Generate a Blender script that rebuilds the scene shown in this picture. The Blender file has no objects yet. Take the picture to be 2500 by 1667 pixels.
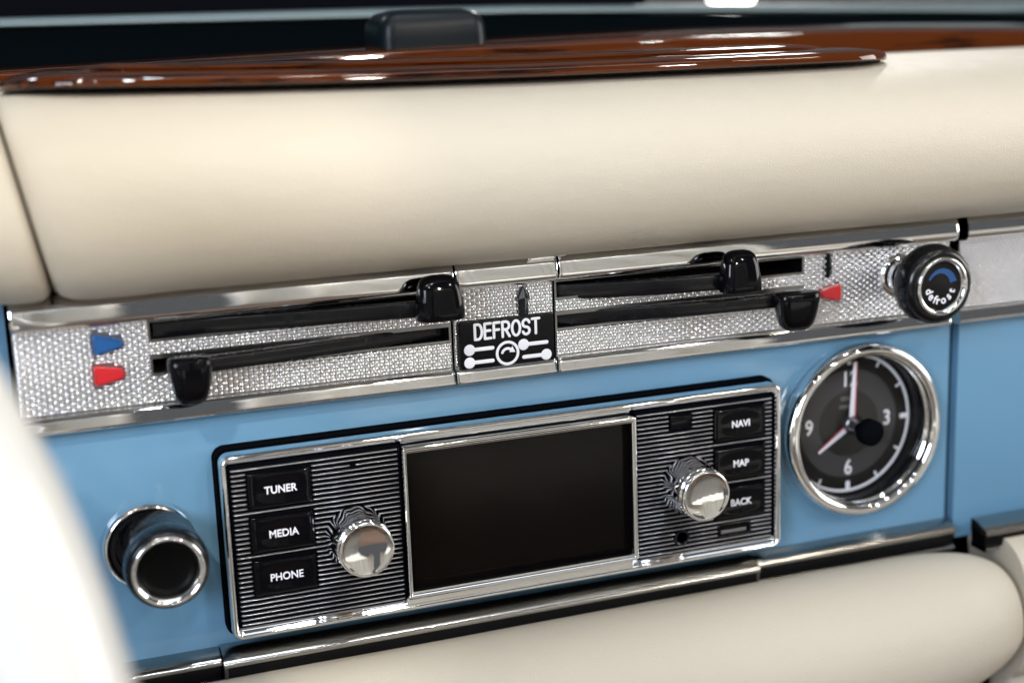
import bpy, bmesh, math, random
from mathutils import Vector, Matrix, noise
random.seed(7)
C = bpy.context.scene.collection
S = bpy.context.scene
MM = 0.001
def W(X, Y, Z):
    """dash millimetres (X right, Y up, Z out of the dash towards the seats) -> Blender metres"""
    return Vector((X*MM, -Z*MM, Y*MM))

# ------------------------------------------------------------------ camera
cam = bpy.data.objects.new('camera', bpy.data.cameras.new('camera'))
C.objects.link(cam)
R = Matrix(((0.9379501, 0.1063357, -0.3300642), (-0.3449885, 0.1897749, -0.9192216), (-0.0351082, 0.9760524, 0.2146839)))
cam.matrix_world = Matrix.Translation((-0.1409795, -0.3877764, 0.142085)) @ R.to_4x4()
cam.data.lens = 50; cam.data.sensor_width = 36; cam.data.clip_start = 0.01; cam.data.clip_end = 50
cam.data.dof.use_dof = True; cam.data.dof.focus_distance = 0.426; cam.data.dof.aperture_fstop = 6.0
cam.data.dof.aperture_blades = 0
S.camera = cam
# ------------------------------------------------------------------ world and lamps
wd = bpy.data.worlds.new('World'); S.world = wd; wd.use_nodes = True
bg = wd.node_tree.nodes['Background']; bg.inputs[0].default_value = (0.95, 0.97, 1.0, 1); bg.inputs[1].default_value = 0.07
def aim(o, tgt):
    o.rotation_euler = (Vector(tgt) - o.location).to_track_quat('-Z', 'Y').to_euler()
def area(name, loc, tgt, sx, sy, power, col):
    l = bpy.data.lights.new(name, 'AREA'); l.shape = 'RECTANGLE'; l.size = sx; l.size_y = sy; l.energy = power; l.color = col
    o = bpy.data.objects.new(name, l); C.objects.link(o); o.location = loc; aim(o, tgt); return o
def spot(name, loc, tgt, power, col, ang, blend, rad=0.03):
    l = bpy.data.lights.new(name, 'SPOT'); l.energy = power; l.color = col; l.spot_size = math.radians(ang); l.spot_blend = blend; l.shadow_soft_size = rad
    o = bpy.data.objects.new(name, l); C.objects.link(o); o.location = loc; aim(o, tgt); return o
def bulb(name, loc, power, col, rad=0.02):
    l = bpy.data.lights.new(name, 'POINT'); l.energy = power; l.color = col; l.shadow_soft_size = rad
    o = bpy.data.objects.new(name, l); C.objects.link(o); o.location = loc; return o
WARM = (1.0, 0.88, 0.70); COOL = (0.85, 0.93, 1.0); NEUT = (1.0, 0.97, 0.93)
area('ceiling_panel', (0.15, -0.35, 2.1), (0.15, -0.35, 0), 2.0, 0.9, 5.5, COOL)
area('added_side_light', (2.3, -0.75, 0.55), (0, -0.3, 0.1), 1.3, 1.1, 24, NEUT)  # added area light for fill and a bright reflection in the right-hand trim
spot('added_spot', (-0.75, -1.35, 1.35), (-0.148, 0, 0.07), 32, WARM, 7.2, 0.14, 0.015)  # added spot; its cone edge makes the bright-to-dim break on the pad
area('added_side_light', (-1.7, -1.7, 0.75), (-0.1, 0, 0.05), 0.8, 0.8, 30, (0.80, 0.88, 1.0))  # added cool area light, brightens the beads and streaks the left trim
spot('added_spot', (0.9, -1.3, 1.6), (0.15, -0.75, -0.1), 120, NEUT, 32, 0.6, 0.03)  # added spot, brightens the seats mirrored in the chrome
for x, y, z, p, c in ((-0.9, -1.6, 1.5, 13, NEUT), (0.1, -1.7, 1.65, 11, COOL), (1.05, -1.7, 1.15, 17, NEUT), (0.55, -2.1, 0.95, 30, WARM), (-0.35, -1.9, 1.25, 9, COOL), (0.15, -0.5, 1.9, 9, COOL)):
    bulb('ceiling_bulb', (x, y, z), p, c, 0.02)
for bx, by, bz, p, c in ((1.2, -1.1, 1.8, 2.6, WARM), (0.4, -1.0, 1.9, 2.2, NEUT), (-0.6, -0.7, 1.9, 2.2, NEUT), (0.95, 1.3, 1.05, 5, NEUT), (-0.75, 0.9, 1.2, 3, COOL)):
    for dx, dy in ((0, 0), (.09, .02), (.02, .09), (.11, .10)):
        bulb('ceiling_bulb', (bx+dx, by+dy, bz), p, c, 0.016 if by < 0 else 0.05)
S.view_settings.view_transform = 'Standard'; S.view_settings.look = 'None'; S.view_settings.exposure = 0.6; S.view_settings.gamma = 1
S.render.engine = 'CYCLES'
S.cycles.use_denoising = True; S.cycles.max_bounces = 10; S.cycles.caustics_reflective = False; S.cycles.caustics_refractive = False
S.cycles.sample_clamp_indirect = 6

# ------------------------------------------------------------------ materials
def mat(name, col, rough=0.5, metal=0.0, coat=0.0, spec=0.5, coat_rough=0.03):
    m = bpy.data.materials.new(name); m.use_nodes = True
    b = m.node_tree.nodes['Principled BSDF']
    b.inputs['Base Color'].default_value = (*col, 1); b.inputs['Roughness'].default_value = rough
    b.inputs['Metallic'].default_value = metal; b.inputs['Coat Weight'].default_value = coat; b.inputs['Coat Roughness'].default_value = coat_rough
    b.inputs['Specular IOR Level'].default_value = spec
    return m
def nd(m, t, **kw):
    n = m.node_tree.nodes.new(t)
    for k, v in kw.items(): setattr(n, k, v)
    return n
def lk(m, a, b): m.node_tree.links.new(a, b)
def coords(m, scale):
    tc = nd(m, 'ShaderNodeTexCoord'); mp = nd(m, 'ShaderNodeMapping'); mp.inputs['Scale'].default_value = scale
    lk(m, tc.outputs['Object'], mp.inputs['Vector']); return mp.outputs['Vector']
def P(m): return m.node_tree.nodes['Principled BSDF']
def noise_rough(m, scale, lo, hi):
    n = nd(m, 'ShaderNodeTexNoise'); n.inputs['Scale'].default_value = 1; n.inputs['Detail'].default_value = 5
    lk(m, coords(m, (scale,)*3), n.inputs['Vector'])
    r = nd(m, 'ShaderNodeMapRange'); r.inputs['From Min'].default_value = .35; r.inputs['From Max'].default_value = .7
    r.inputs['To Min'].default_value = lo; r.inputs['To Max'].default_value = hi
    lk(m, n.outputs['Fac'], r.inputs['Value']); lk(m, r.outputs['Result'], P(m).inputs['Roughness'])
def bump(m, height, strength, dist):
    b = nd(m, 'ShaderNodeBump'); b.inputs['Strength'].default_value = strength; b.inputs['Distance'].default_value = dist
    lk(m, height, b.inputs['Height']); lk(m, b.outputs['Normal'], P(m).inputs['Normal']); return b
def leather(name, col):
    m = mat(name, col, .42, spec=.35)
    v = nd(m, 'ShaderNodeTexVoronoi', feature='DISTANCE_TO_EDGE'); v.inputs['Scale'].default_value = 1
    lk(m, coords(m, (1500,)*3), v.inputs['Vector'])
    n = nd(m, 'ShaderNodeTexNoise'); n.inputs['Scale'].default_value = 1; n.inputs['Detail'].default_value = 3
    lk(m, coords(m, (28, 28, 60)), n.inputs['Vector'])
    ad = nd(m, 'ShaderNodeMath', operation='MULTIPLY_ADD'); ad.inputs[1].default_value = 3.0
    lk(m, n.outputs['Fac'], ad.inputs[0]); lk(m, v.outputs['Distance'], ad.inputs[2])
    bump(m, ad.outputs[0], .7, .0003)
    noise_rough(m, 90, .36, .5)
    return m
CREAM = leather('cream_leather', (0.54, 0.487, 0.402)); SEATL = leather('lightened_leather', (0.80, 0.765, 0.70))  # second leather is the same cream, lightened to brighten its chrome reflections
IVORY = mat('ivory_plastic', (0.70, 0.69, 0.66), .25, coat=.5)
BLUE = mat('blue_paint', (0.132, 0.28, 0.435), .4, coat=1.0, coat_rough=.02, spec=0.0)
fl = nd(BLUE, 'ShaderNodeTexNoise'); fl.inputs['Scale'].default_value = 1; fl.inputs['Detail'].default_value = 2
lk(BLUE, coords(BLUE, (260,)*3), fl.inputs['Vector'])
bo = nd(BLUE, 'ShaderNodeBump'); bo.inputs['Strength'].default_value = .05; bo.inputs['Distance'].default_value = .0002
lk(BLUE, fl.outputs['Fac'], bo.inputs['Height']); lk(BLUE, bo.outputs['Normal'], P(BLUE).inputs['Coat Normal'])
CHROME = mat('chrome', (0.88, 0.885, 0.895), .05, 1.0); noise_rough(CHROME, 180, .02, .055)
POLISH = mat('polished_chrome', (0.9, 0.9, 0.9), .015, 1.0)
BEAD = mat('bead_chrome', (0.95, 0.95, 0.97), .07, 1.0); PLATE = mat('shaded_plate_metal', (0.27, 0.27, 0.28), .25, 1.0)  # plate tone darkened to paint the shade in the hollows between beads
STEEL = mat('satin_steel', (0.34, 0.34, 0.37), .32, 1.0)
BLACK = mat('black_plastic', (0.003, 0.0035, 0.005), .22, spec=.34); noise_rough(BLACK, 300, .16, .30)
GLOSS = mat('gloss_black', (0.002, 0.002, 0.003), .06, spec=.2); noise_rough(GLOSS, 240, .03, .12)
MATT = mat('matt_black', (0.003, 0.0035, 0.005), .7, spec=.0)
SHELF = mat('shelf_vinyl', (0.0018, 0.003, 0.004), .7, spec=.0)
HOLE = mat('dark_recess', (0.002, 0.002, 0.002), .8, spec=.1)
SCREEN = mat('screen_glass', (0.0035, 0.0025, 0.002), .12, spec=.12)
TRIMG = mat('dimmed_trim_chrome', (0.42, 0.41, 0.39), .18, 1.0); GUNM = mat('smoked_metal', (0.10, 0.10, 0.10), .2, 1.0)  # trim grey paints in the dim surroundings its chrome would reflect
RED = mat('red_enamel', (0.50, 0.012, 0.02), .22, coat=.6)
DBLUE = mat('blue_enamel', (0.006, 0.075, 0.25), .25, coat=.6)
PRINT = mat('white_print', (0.78, 0.79, 0.86), .5)
DIAL = mat('dial_grey', (0.042, 0.042, 0.045), .5, spec=.2); DIAL2 = mat('dial_charcoal', (0.017, 0.0165, 0.016), .55, spec=.2)
DIALB = mat('dial_black', (0.006, 0.005, 0.005), .5, spec=.2)
HAND = mat('hand_white', (0.75, 0.75, 0.85), .4); HANDR = mat('hand_red', (0.45, 0.06, 0.05), .4)
ARC = mat('print_blue', (0.012, 0.065, 0.21), .35)
RAILM = mat('windscreen_trim', (0.12, 0.16, 0.175), .45, 0.6)
TEAL = mat('bonnet_paint', (0.36, 0.52, 0.56), .3, coat=1)
CARPET = mat('carpet', (0.11, 0.07, 0.05), .95)
def wood():
    m = mat('walnut', (0.2, 0.05, 0.01), .4, coat=1.0, coat_rough=.02, spec=0.0)
    n1 = nd(m, 'ShaderNodeTexNoise'); n1.inputs['Scale'].default_value = 1; n1.inputs['Detail'].default_value = 7; n1.inputs['Distortion'].default_value = .25
    lk(m, coords(m, (30, 480, 480)), n1.inputs['Vector'])
    n2 = nd(m, 'ShaderNodeTexNoise'); n2.inputs['Scale'].default_value = 1; n2.inputs['Detail'].default_value = 3
    lk(m, coords(m, (11, 60, 60)), n2.inputs['Vector'])
    n3 = nd(m, 'ShaderNodeTexNoise'); n3.inputs['Scale'].default_value = 1; n3.inputs['Detail'].default_value = 2
    lk(m, coords(m, (220, 2400, 2400)), n3.inputs['Vector'])
    a = nd(m, 'ShaderNodeMath', operation='MULTIPLY_ADD'); a.inputs[1].default_value = .8
    lk(m, n2.outputs['Fac'], a.inputs[0]); lk(m, n1.outputs['Fac'], a.inputs[2])
    a2 = nd(m, 'ShaderNodeMath', operation='MULTIPLY_ADD'); a2.inputs[1].default_value = .25
    lk(m, n3.outputs['Fac'], a2.inputs[0]); lk(m, a.outputs[0], a2.inputs[2])
    r = nd(m, 'ShaderNodeValToRGB'); e = r.color_ramp.elements
    e[0].position = .80; e[0].color = (0.006, 0.001, 0.0004, 1); e[1].position = 1.18 if False else 1.0; e[1].color = (0.066, 0.0145, 0.0018, 1)
    k = e.new(.90); k.color = (0.024, 0.0048, 0.0008, 1)
    lk(m, a2.outputs[0], r.inputs['Fac']); lk(m, r.outputs['Color'], P(m).inputs['Base Color'])
    return m
WOOD = wood()
def glass():
    m = bpy.data.materials.new('clear_glass'); m.use_nodes = True; t = m.node_tree; t.nodes.remove(t.nodes['Principled BSDF'])
    tr = nd(m, 'ShaderNodeBsdfTransparent'); gl = nd(m, 'ShaderNodeBsdfGlossy'); gl.inputs['Roughness'].default_value = .02
    fr = nd(m, 'ShaderNodeFresnel'); fr.inputs['IOR'].default_value = 1.16; mx = nd(m, 'ShaderNodeMixShader')
    lk(m, fr.outputs[0], mx.inputs[0]); lk(m, tr.outputs[0], mx.inputs[1]); lk(m, gl.outputs[0], mx.inputs[2])
    lk(m, mx.outputs[0], t.nodes['Material Output'].inputs['Surface']); return m
GLASS = glass()
GLOW = bpy.data.materials.new('highlight_glow'); GLOW.use_nodes = True  # glow standing in for a reflected highlight
P(GLOW).inputs['Emission Color'].default_value = (1, .98, .88, 1); P(GLOW).inputs['Emission Strength'].default_value = 9

# ------------------------------------------------------------------ object helpers
def link(name, bm, m, parent=None, smooth=40, label=None, kind=None):
    bmesh.ops.remove_doubles(bm, verts=bm.verts, dist=1e-7)
    bmesh.ops.recalc_face_normals(bm, faces=bm.faces)
    me = bpy.data.meshes.new(name)
    o = bpy.data.objects.new(name, me); C.objects.link(o)
    org = Vector((0, 0, 0))
    if parent is not None:
        o.parent = parent; q = parent
        while q is not None: org += q.location; q = q.parent
    else:
        n = len(bm.verts); org = sum((v.co for v in bm.verts), Vector())/max(n, 1); o.location = org
    bmesh.ops.translate(bm, verts=bm.verts, vec=-org)
    bm.to_mesh(me); bm.free()
    ms = m if isinstance(m, (list, tuple)) else [m]
    for x in ms: me.materials.append(x)
    if smooth:
        me.shade_smooth(); me.set_sharp_from_angle(angle=math.radians(smooth))
    if label: o['label'] = label
    if kind: o['kind'] = kind
    return o
def tag(o, label, cat, group=None, kind=None):
    o['kind'] = kind or 'thing'
    o['label'] = label; o['category'] = cat
    if group: o['group'] = group
    return o
def thing(name, label, cat, at, group=None):
    o = bpy.data.objects.new(name, None); C.objects.link(o); o.location = W(*at); o.empty_display_size = .01
    return tag(o, label, cat, group)
def BM(): return bmesh.new()

def grid(bm, rows, close_u=False, close_v=False):
    """rows of points -> quads"""
    vs = [[bm.verts.new(p) for p in r] for r in rows]
    nr = len(vs)
    for i in range(nr if close_u else nr-1):
        a, b = vs[i], vs[(i+1) % nr]; n = len(a)
        for j in range(n if close_v else n-1):
            try: bm.faces.new((a[j], a[(j+1) % n], b[(j+1) % n], b[j]))
            except ValueError: pass
    return vs
def cap(bm, vs):
    try: bm.faces.new(vs)
    except ValueError: pass
def spline(pts, per=6, closed=False):
    out = []; n = len(pts)
    rng = range(n) if closed else range(n-1)
    for i in rng:
        p0 = pts[(i-1) % n] if (closed or i > 0) else pts[i]; p1 = pts[i]; p2 = pts[(i+1) % n]
        p3 = pts[(i+2) % n] if (closed or i+2 < n) else p2
        for k in range(per):
            t = k/per
            out.append(tuple(.5*((2*b) + (-a+c)*t + (2*a-5*b+4*c-d)*t*t + (-a+3*b-3*c+d)*t**3) for a, b, c, d in zip(p0, p1, p2, p3)))
    if not closed: out.append(pts[-1])
    return out
def prism(bm, prof, x0, x1, closed=True, nx=1):
    """profile [(Z,Y)] swept along X"""
    rows = [[W(x0+(x1-x0)*i/nx, y, z) for z, y in prof] for i in range(nx+1)]
    vs = grid(bm, rows, close_v=closed)
    if closed: cap(bm, vs[0]); cap(bm, vs[-1])
    return vs
def lathe(bm, prof, cx, cy, seg=64, rmod=None, close0=True, close1=True, z0=0):
    """profile [(r, Z)] turned about the dash normal"""
    rows = []
    for r, z in prof:
        rows.append([W(cx+rr*math.cos(a), cy+rr*math.sin(a), z+z0) for a, rr in ((2*math.pi*k/seg, (r if rmod is None else rmod(r, z, 2*math.pi*k/seg))) for k in range(seg))])
    vs = grid(bm, rows, close_v=True)
    if close0 and prof[0][0] > 1e-6: cap(bm, vs[0])
    if close1 and prof[-1][0] > 1e-6: cap(bm, vs[-1])
def box(bm, x0, x1, y0, y1, z0, z1, bev=0, seg=2):
    g = bmesh.ops.create_cube(bm, size=1)
    vs = g['verts']
    for v in vs: v.co = W(x0+(x1-x0)*(v.co.x+.5), y0+(y1-y0)*(v.co.y+.5), z0+(z1-z0)*(v.co.z+.5))
    if bev:
        es = list({e for v in vs for e in v.link_edges})
        bmesh.ops.bevel(bm, geom=es, offset=bev*MM, segments=seg, affect='EDGES', profile=.5)
def rrect(x0, x1, y0, y1, r, n=6):
    pts = []
    for cx, cy, a0 in ((x1-r, y1-r, 0), (x0+r, y1-r, 90), (x0+r, y0+r, 180), (x1-r, y0+r, 270)):
        for k in range(n+1):
            a = math.radians(a0+90*k/n); pts.append((cx+r*math.cos(a), cy+r*math.sin(a)))
    return pts
def frame(bm, x0, x1, y0, y1, r, prof, top=None, n=6):
    """ring swept round a rounded rectangle; prof [(inset, Z)] or with insets (dx, dy_top, dy_bottom)"""
    rows = []
    for ins, z in prof:
        ix, it, ib = ins if isinstance(ins, tuple) else (ins,)*3
        rr = max(r-max(ix, 0), .25)
        rows.append([W(x, y, z) for x, y in rrect(x0+ix, x1-ix, y0+ib, y1-it, rr, n)])
    grid(bm, rows, close_v=True)
def tube(bm, pts, r, flat=1.0, n=8, zoff=0, ends=True, r1=None):
    """rounded stroke along XY points [(X,Y)] or [(X,Y,Z)], flattened in Z"""
    pts = [Vector((p[0], p[1], p[2] if len(p) > 2 else zoff)) for p in pts]
    N = len(pts); rows = []
    def ring(c, t, rad):
        s = Vector((-t.y, t.x, 0)); s = s.normalized() if s.length > 1e-6 else Vector((1, 0, 0))
        return [W(*(c + s*(rad*math.cos(a)) + Vector((0, 0, rad*flat*math.sin(a))))) for a in (2*math.pi*k/n for k in range(n))]
    for i, p in enumerate(pts):
        t = (pts[min(i+1, N-1)]-pts[max(i-1, 0)]).normalized()
        rad = r if r1 is None else r+(r1-r)*i/(N-1)
        if i == 0 and ends:
            for a in (85, 60, 30): rows.append(ring(p-t*(rad*math.sin(math.radians(a))), t, rad*math.cos(math.radians(a))))
        rows.append(ring(p, t, rad))
        if i == N-1 and ends:
            for a in (30, 60, 85): rows.append(ring(p+t*(rad*math.sin(math.radians(a))), t, rad*math.cos(math.radians(a))))
    vs = grid(bm, rows, close_v=True); cap(bm, vs[0]); cap(bm, vs[-1])
def arc(cx, cy, r, a0, a1, n=24):
    return [(cx+r*math.cos(math.radians(a0+(a1-a0)*k/n)), cy+r*math.sin(math.radians(a0+(a1-a0)*k/n))) for k in range(n+1)]
def text_bm(bm, s, cx, cy, z, size, sx=1.0, bold=0.0, depth=.12, rot=0.0, align='CENTER', space=1.0):
    cu = bpy.data.curves.new('lettering', 'FONT'); cu.body = s; cu.size = size; cu.align_x = align; cu.align_y = 'CENTER'
    cu.extrude = depth; cu.offset = bold; cu.resolution_u = 4; cu.space_character = space
    o = bpy.data.objects.new('lettering', cu); C.objects.link(o)
    dg = bpy.context.evaluated_depsgraph_get(); me = bpy.data.meshes.new_from_object(o.evaluated_get(dg))
    ca, sa = math.cos(rot), math.sin(rot)
    t = BM(); t.from_mesh(me)
    for v in t.verts:
        x, y = v.co.x*sx, v.co.y
        v.co = W(cx+x*ca-y*sa, cy+x*sa+y*ca, z+v.co.z)
    m2 = bpy.data.meshes.new('tmp'); t.to_mesh(m2); t.free(); bm.from_mesh(m2)
    bpy.data.meshes.remove(m2); bpy.data.meshes.remove(me); bpy.data.objects.remove(o); bpy.data.curves.remove(cu)
def interp(tab, x):
    if x <= tab[0][0]: return tab[0][1]
    for (a, va), (b, vb) in zip(tab, tab[1:]):
        if x <= b:
            t = (x-a)/(b-a); t = t*t*(3-2*t) if False else t
            return va+(vb-va)*t
    return tab[-1][1]
def rise(X): return interp([(-150, 3.0), (-122, 2.9), (-102, 2.3), (-74, 1.4), (-41, .7), (-17, .4), (16, 0), (300, -.2)], X)

# ================================================================== painted fascia
def holed_panel(bm, outer, holes, z, zb):
    es = []
    loops = []
    for lp in [outer]+holes:
        vs = [bm.verts.new(W(x, y, z)) for x, y in lp]; loops.append(vs)
        es += [bm.edges.new((vs[i], vs[(i+1) % len(vs)])) for i in range(len(vs))]
    bmesh.ops.triangle_fill(bm, edges=es, use_beauty=True)
    for vs, lp in zip(loops, [outer]+holes):
        b = [bm.verts.new(W(x, y, zb)) for x, y in lp]
        for i in range(len(vs)):
            j = (i+1) % len(vs); bm.faces.new((vs[i], vs[j], b[j], b[i]))
CX, CY = 124.3, 6.5
bm = BM()
holed_panel(bm, rrect(-150, 161.6, -36, 43, 1.2, 3), [[(CX+26.5*math.cos(2*math.pi*k/64), CY+26.5*math.sin(2*math.pi*k/64)) for k in range(64)]], -10, -16)
tag(link('blue_fascia', bm, BLUE, None, 30), 'sky blue painted metal fascia around the radio and clock', 'fascia')
bm = BM(); holed_panel(bm, rrect(165.4, 330, -40, 43, 1.2, 3), [], -10, -18)
tag(link('glovebox_door', bm, BLUE, None, 30), 'plain sky blue glovebox panel right of the vertical black gap', 'glovebox door')
bm = BM()
prism(bm, [(-15, 30), (-15, 86), (-44, 86), (-44, 30)], -230, -142.2)
tag(link('dashboard_side_panel', bm, BLUE, None, 30), 'dark shaded blue panel end below the left cream pad', 'dashboard panel')
# dark carrier behind everything (seen in the gaps)
bm = BM(); box(bm, -146, 330, -60, 122, -60, -21)
o = link('dashboard_carrier', bm, MATT, None, 0); tag(o, 'matt black dashboard carrier visible in the gap between the blue panels', 'dashboard frame')

# ================================================================== padded rolls
PADP = [(-16, 84), (-9, 78.2), (-1, 76.2), (8, 77.6), (17, 82.6), (23.2, 91), (25.5, 101), (23.6, 110.5), (18, 118), (9, 123.4), (-2, 126.2), (-20, 127.6), (-45, 128.2), (-80, 128.4)]
def pad_prof(X, shrink=0.0, zshift=0.0, yshift=0.0):
    pr = spline(PADP, 5); out = []
    cz, cy = -12, 102
    for z, y in pr:
        w = max(0, min(1, (y-98)/26)); yy = y+rise(X)*w
        k = 1-shrink
        out.append((cz+(z-cz)*k+zshift, cy+(yy-cy)*k+yshift))
    return out
def pad(bm, xs):
    rows = []
    for X, sh, sl, zs, ys in xs:
        rows.append([W(X - (y-76.4)*sl, y + .25*noise.noise((X*.018, y*.03, 0)) + (.22*noise.noise((X*.07, y*.16, 9))*max(0, min(1, (96-y)/14))), z + .5*noise.noise((X*.012, y*.02, 3))) for z, y in pad_prof(X, sh, zs, ys)])
    vs = grid(bm, rows); cap(bm, vs[0]); cap(bm, vs[-1])
bm = BM()
XL = -128.3
xs = [(XL+.6, .30, .2, 0, 0), (XL-.2, .16, .2, 0, 0), (XL, .11, .2, 0, 0), (XL+.6, .08, .2, 0, 0), (XL+1.6, .053, .2, 0, 0), (XL+3, .033, .19, 0, 0), (XL+5, .015, .17, 0, 0), (XL+8, .004, .13, 0, 0), (XL+13, 0, .06, 0, 0)]
xs += [(x, 0, 0, 0, 0) for x in range(-108, 360, 12)]
pad(bm, xs)
tag(link('dashboard_pad', bm, CREAM, None, 60), 'long cream leather padded roll across the top of the dashboard', 'dashboard pad')
bm = BM()
XR = XL-1.0
xs = [(XR-.4, .30, .2, 0, 0), (XR+.2, .16, .2, 0, 0), (XR-.1, .11, .2, 0, 0), (XR-1, .07, .2, 0, 0), (XR-2.4, .035, .2, 0, 0), (XR-5, .01, .2, -.3, .2)]
xs += [(XR-5-k*5, 0, .2, -.3-.05*k*k, .2+.16*k*k) for k in range(1, 16)]
pad(bm, xs)
tag(link('instrument_hood_pad', bm, CREAM, None, 60), 'cream leather end of the instrument hood left of the padded roll seam', 'dashboard pad')

def roll(bm, x0, x1, cz, cy, az, ay, xs_round, x_end, nup=3.5, ndn=2.0, nang=48):
    rows = []
    Xs = [x0+(xs_round-x0)*k/14 for k in range(15)] + [xs_round+(x_end-xs_round)*math.sin(math.radians(90*k/24)) for k in range(1, 25)]
    for X in Xs:
        t = max(0, (X-xs_round)/(x_end-xs_round))
        su = max(1e-3, 1-t**nup)**(1/nup); td = max(0, (X-xs_round+26)/(x_end-xs_round+26)); sd = max(1e-3, 1-td**ndn)**(1/ndn)
        row = []
        for k in range(nang):
            a = 2*math.pi*k/nang; c, s = math.cos(a), math.sin(a)
            f = su if s > 0 else sd
            fz = .5*(su+sd)
            row.append(W(X, cy+ay*s*f+.3*noise.noise((X*.02, a, 1)), cz+az*c*fz))
        rows.append(row)
    vs = grid(bm, rows, close_v=True); cap(bm, vs[0]); cap(bm, vs[-1])
bm = BM(); roll(bm, -170, 0, 8, -64.5, 27, 27, 124, 176)
tag(link('knee_pad', bm, CREAM, None, 60), 'cream leather knee roll with rounded end beneath the radio', 'knee pad')
bm = BM()
pp = spline([(-16, -37), (0, -36.5), (12, -42), (18, -55), (18, -72), (13, -84), (6, -88), (-10, -89)], 5)
rows = [[W(X, y, z) for z, y in pp] for X in [176.5+k*10 for k in range(17)]]
vs = grid(bm, rows); cap(bm, vs[0]); cap(bm, vs[-1])
tag(link('passenger_knee_pad', bm, CREAM, None, 60), 'cream leather pad behind the rounded end of the knee roll', 'knee pad')
bm = BM(); box(bm, 182, 330, -150, -91, -14, 4, 3, 3)
tag(link('lower_trim_panel', bm, CREAM, None, 60), 'cream panel at bottom right below the passenger knee pad', 'trim panel')
b = thing('console_bracket', 'black bracket with chrome rods under the knee roll at bottom right', 'bracket', (168, -110, -12))
bm = BM(); box(bm, 172, 179.5, -150, -72, -20, -4, .8); link('bracket', bm, MATT, b)
for x in (150, 158, 164):
    bm = BM(); lathe(bm, [(1.6, -12), (1.8, -8), (1.8, 4), (1.2, 6)], x, -96, 20); link('rod', bm, CHROME, b)
bm = BM(); box(bm, 120, 171.8, -150, -80, -30, -16, .8); link('back_plate', bm, MATT, b)

# ================================================================== heater control strip
PZ = -7.0       # face of the beaded plate
hp = thing('heater_control_panel', 'beaded chrome heater control strip with black slots and DEFROST plate', 'control panel', (0, 40, PZ))
SECT = [(-141.0, -18.3), (-17.6, 14.3), (15.0, 158.0)]
UTRIM = [(-9, 77.0), (-6.0, 77.2), (-4.3, 76.7), (-3.2, 75.6), (-2.5, 74.0), (-2.05, 72.0), (-1.9, 70.0), (-2.3, 68.6), (-3.6, 67.7), (-6.0, 67.3), (-9, 67.3)]
LTRIM = [(-9.5, 43.7), (-6.6, 43.6), (-5.6, 43.2), (-5.1, 42.2), (-4.8, 40.8), (-4.6, 39.6), (-5.0, 38.9), (-6.2, 38.6), (-9.5, 38.6)]
SLOTY = ((61.9, 66.7), (52.4, 56.4))
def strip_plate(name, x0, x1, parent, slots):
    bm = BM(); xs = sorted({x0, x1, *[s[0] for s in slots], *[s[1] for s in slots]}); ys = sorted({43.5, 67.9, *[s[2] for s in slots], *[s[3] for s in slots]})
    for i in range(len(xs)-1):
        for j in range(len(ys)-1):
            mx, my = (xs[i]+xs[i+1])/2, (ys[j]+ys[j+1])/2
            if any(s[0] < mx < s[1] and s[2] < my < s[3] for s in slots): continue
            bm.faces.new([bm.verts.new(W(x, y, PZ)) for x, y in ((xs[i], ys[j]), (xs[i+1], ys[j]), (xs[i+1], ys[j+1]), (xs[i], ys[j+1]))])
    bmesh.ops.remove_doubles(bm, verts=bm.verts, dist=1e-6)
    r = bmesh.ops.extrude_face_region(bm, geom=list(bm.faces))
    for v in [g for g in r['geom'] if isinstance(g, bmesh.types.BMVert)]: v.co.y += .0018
    return link(name, bm, PLATE, parent, 30)
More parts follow.
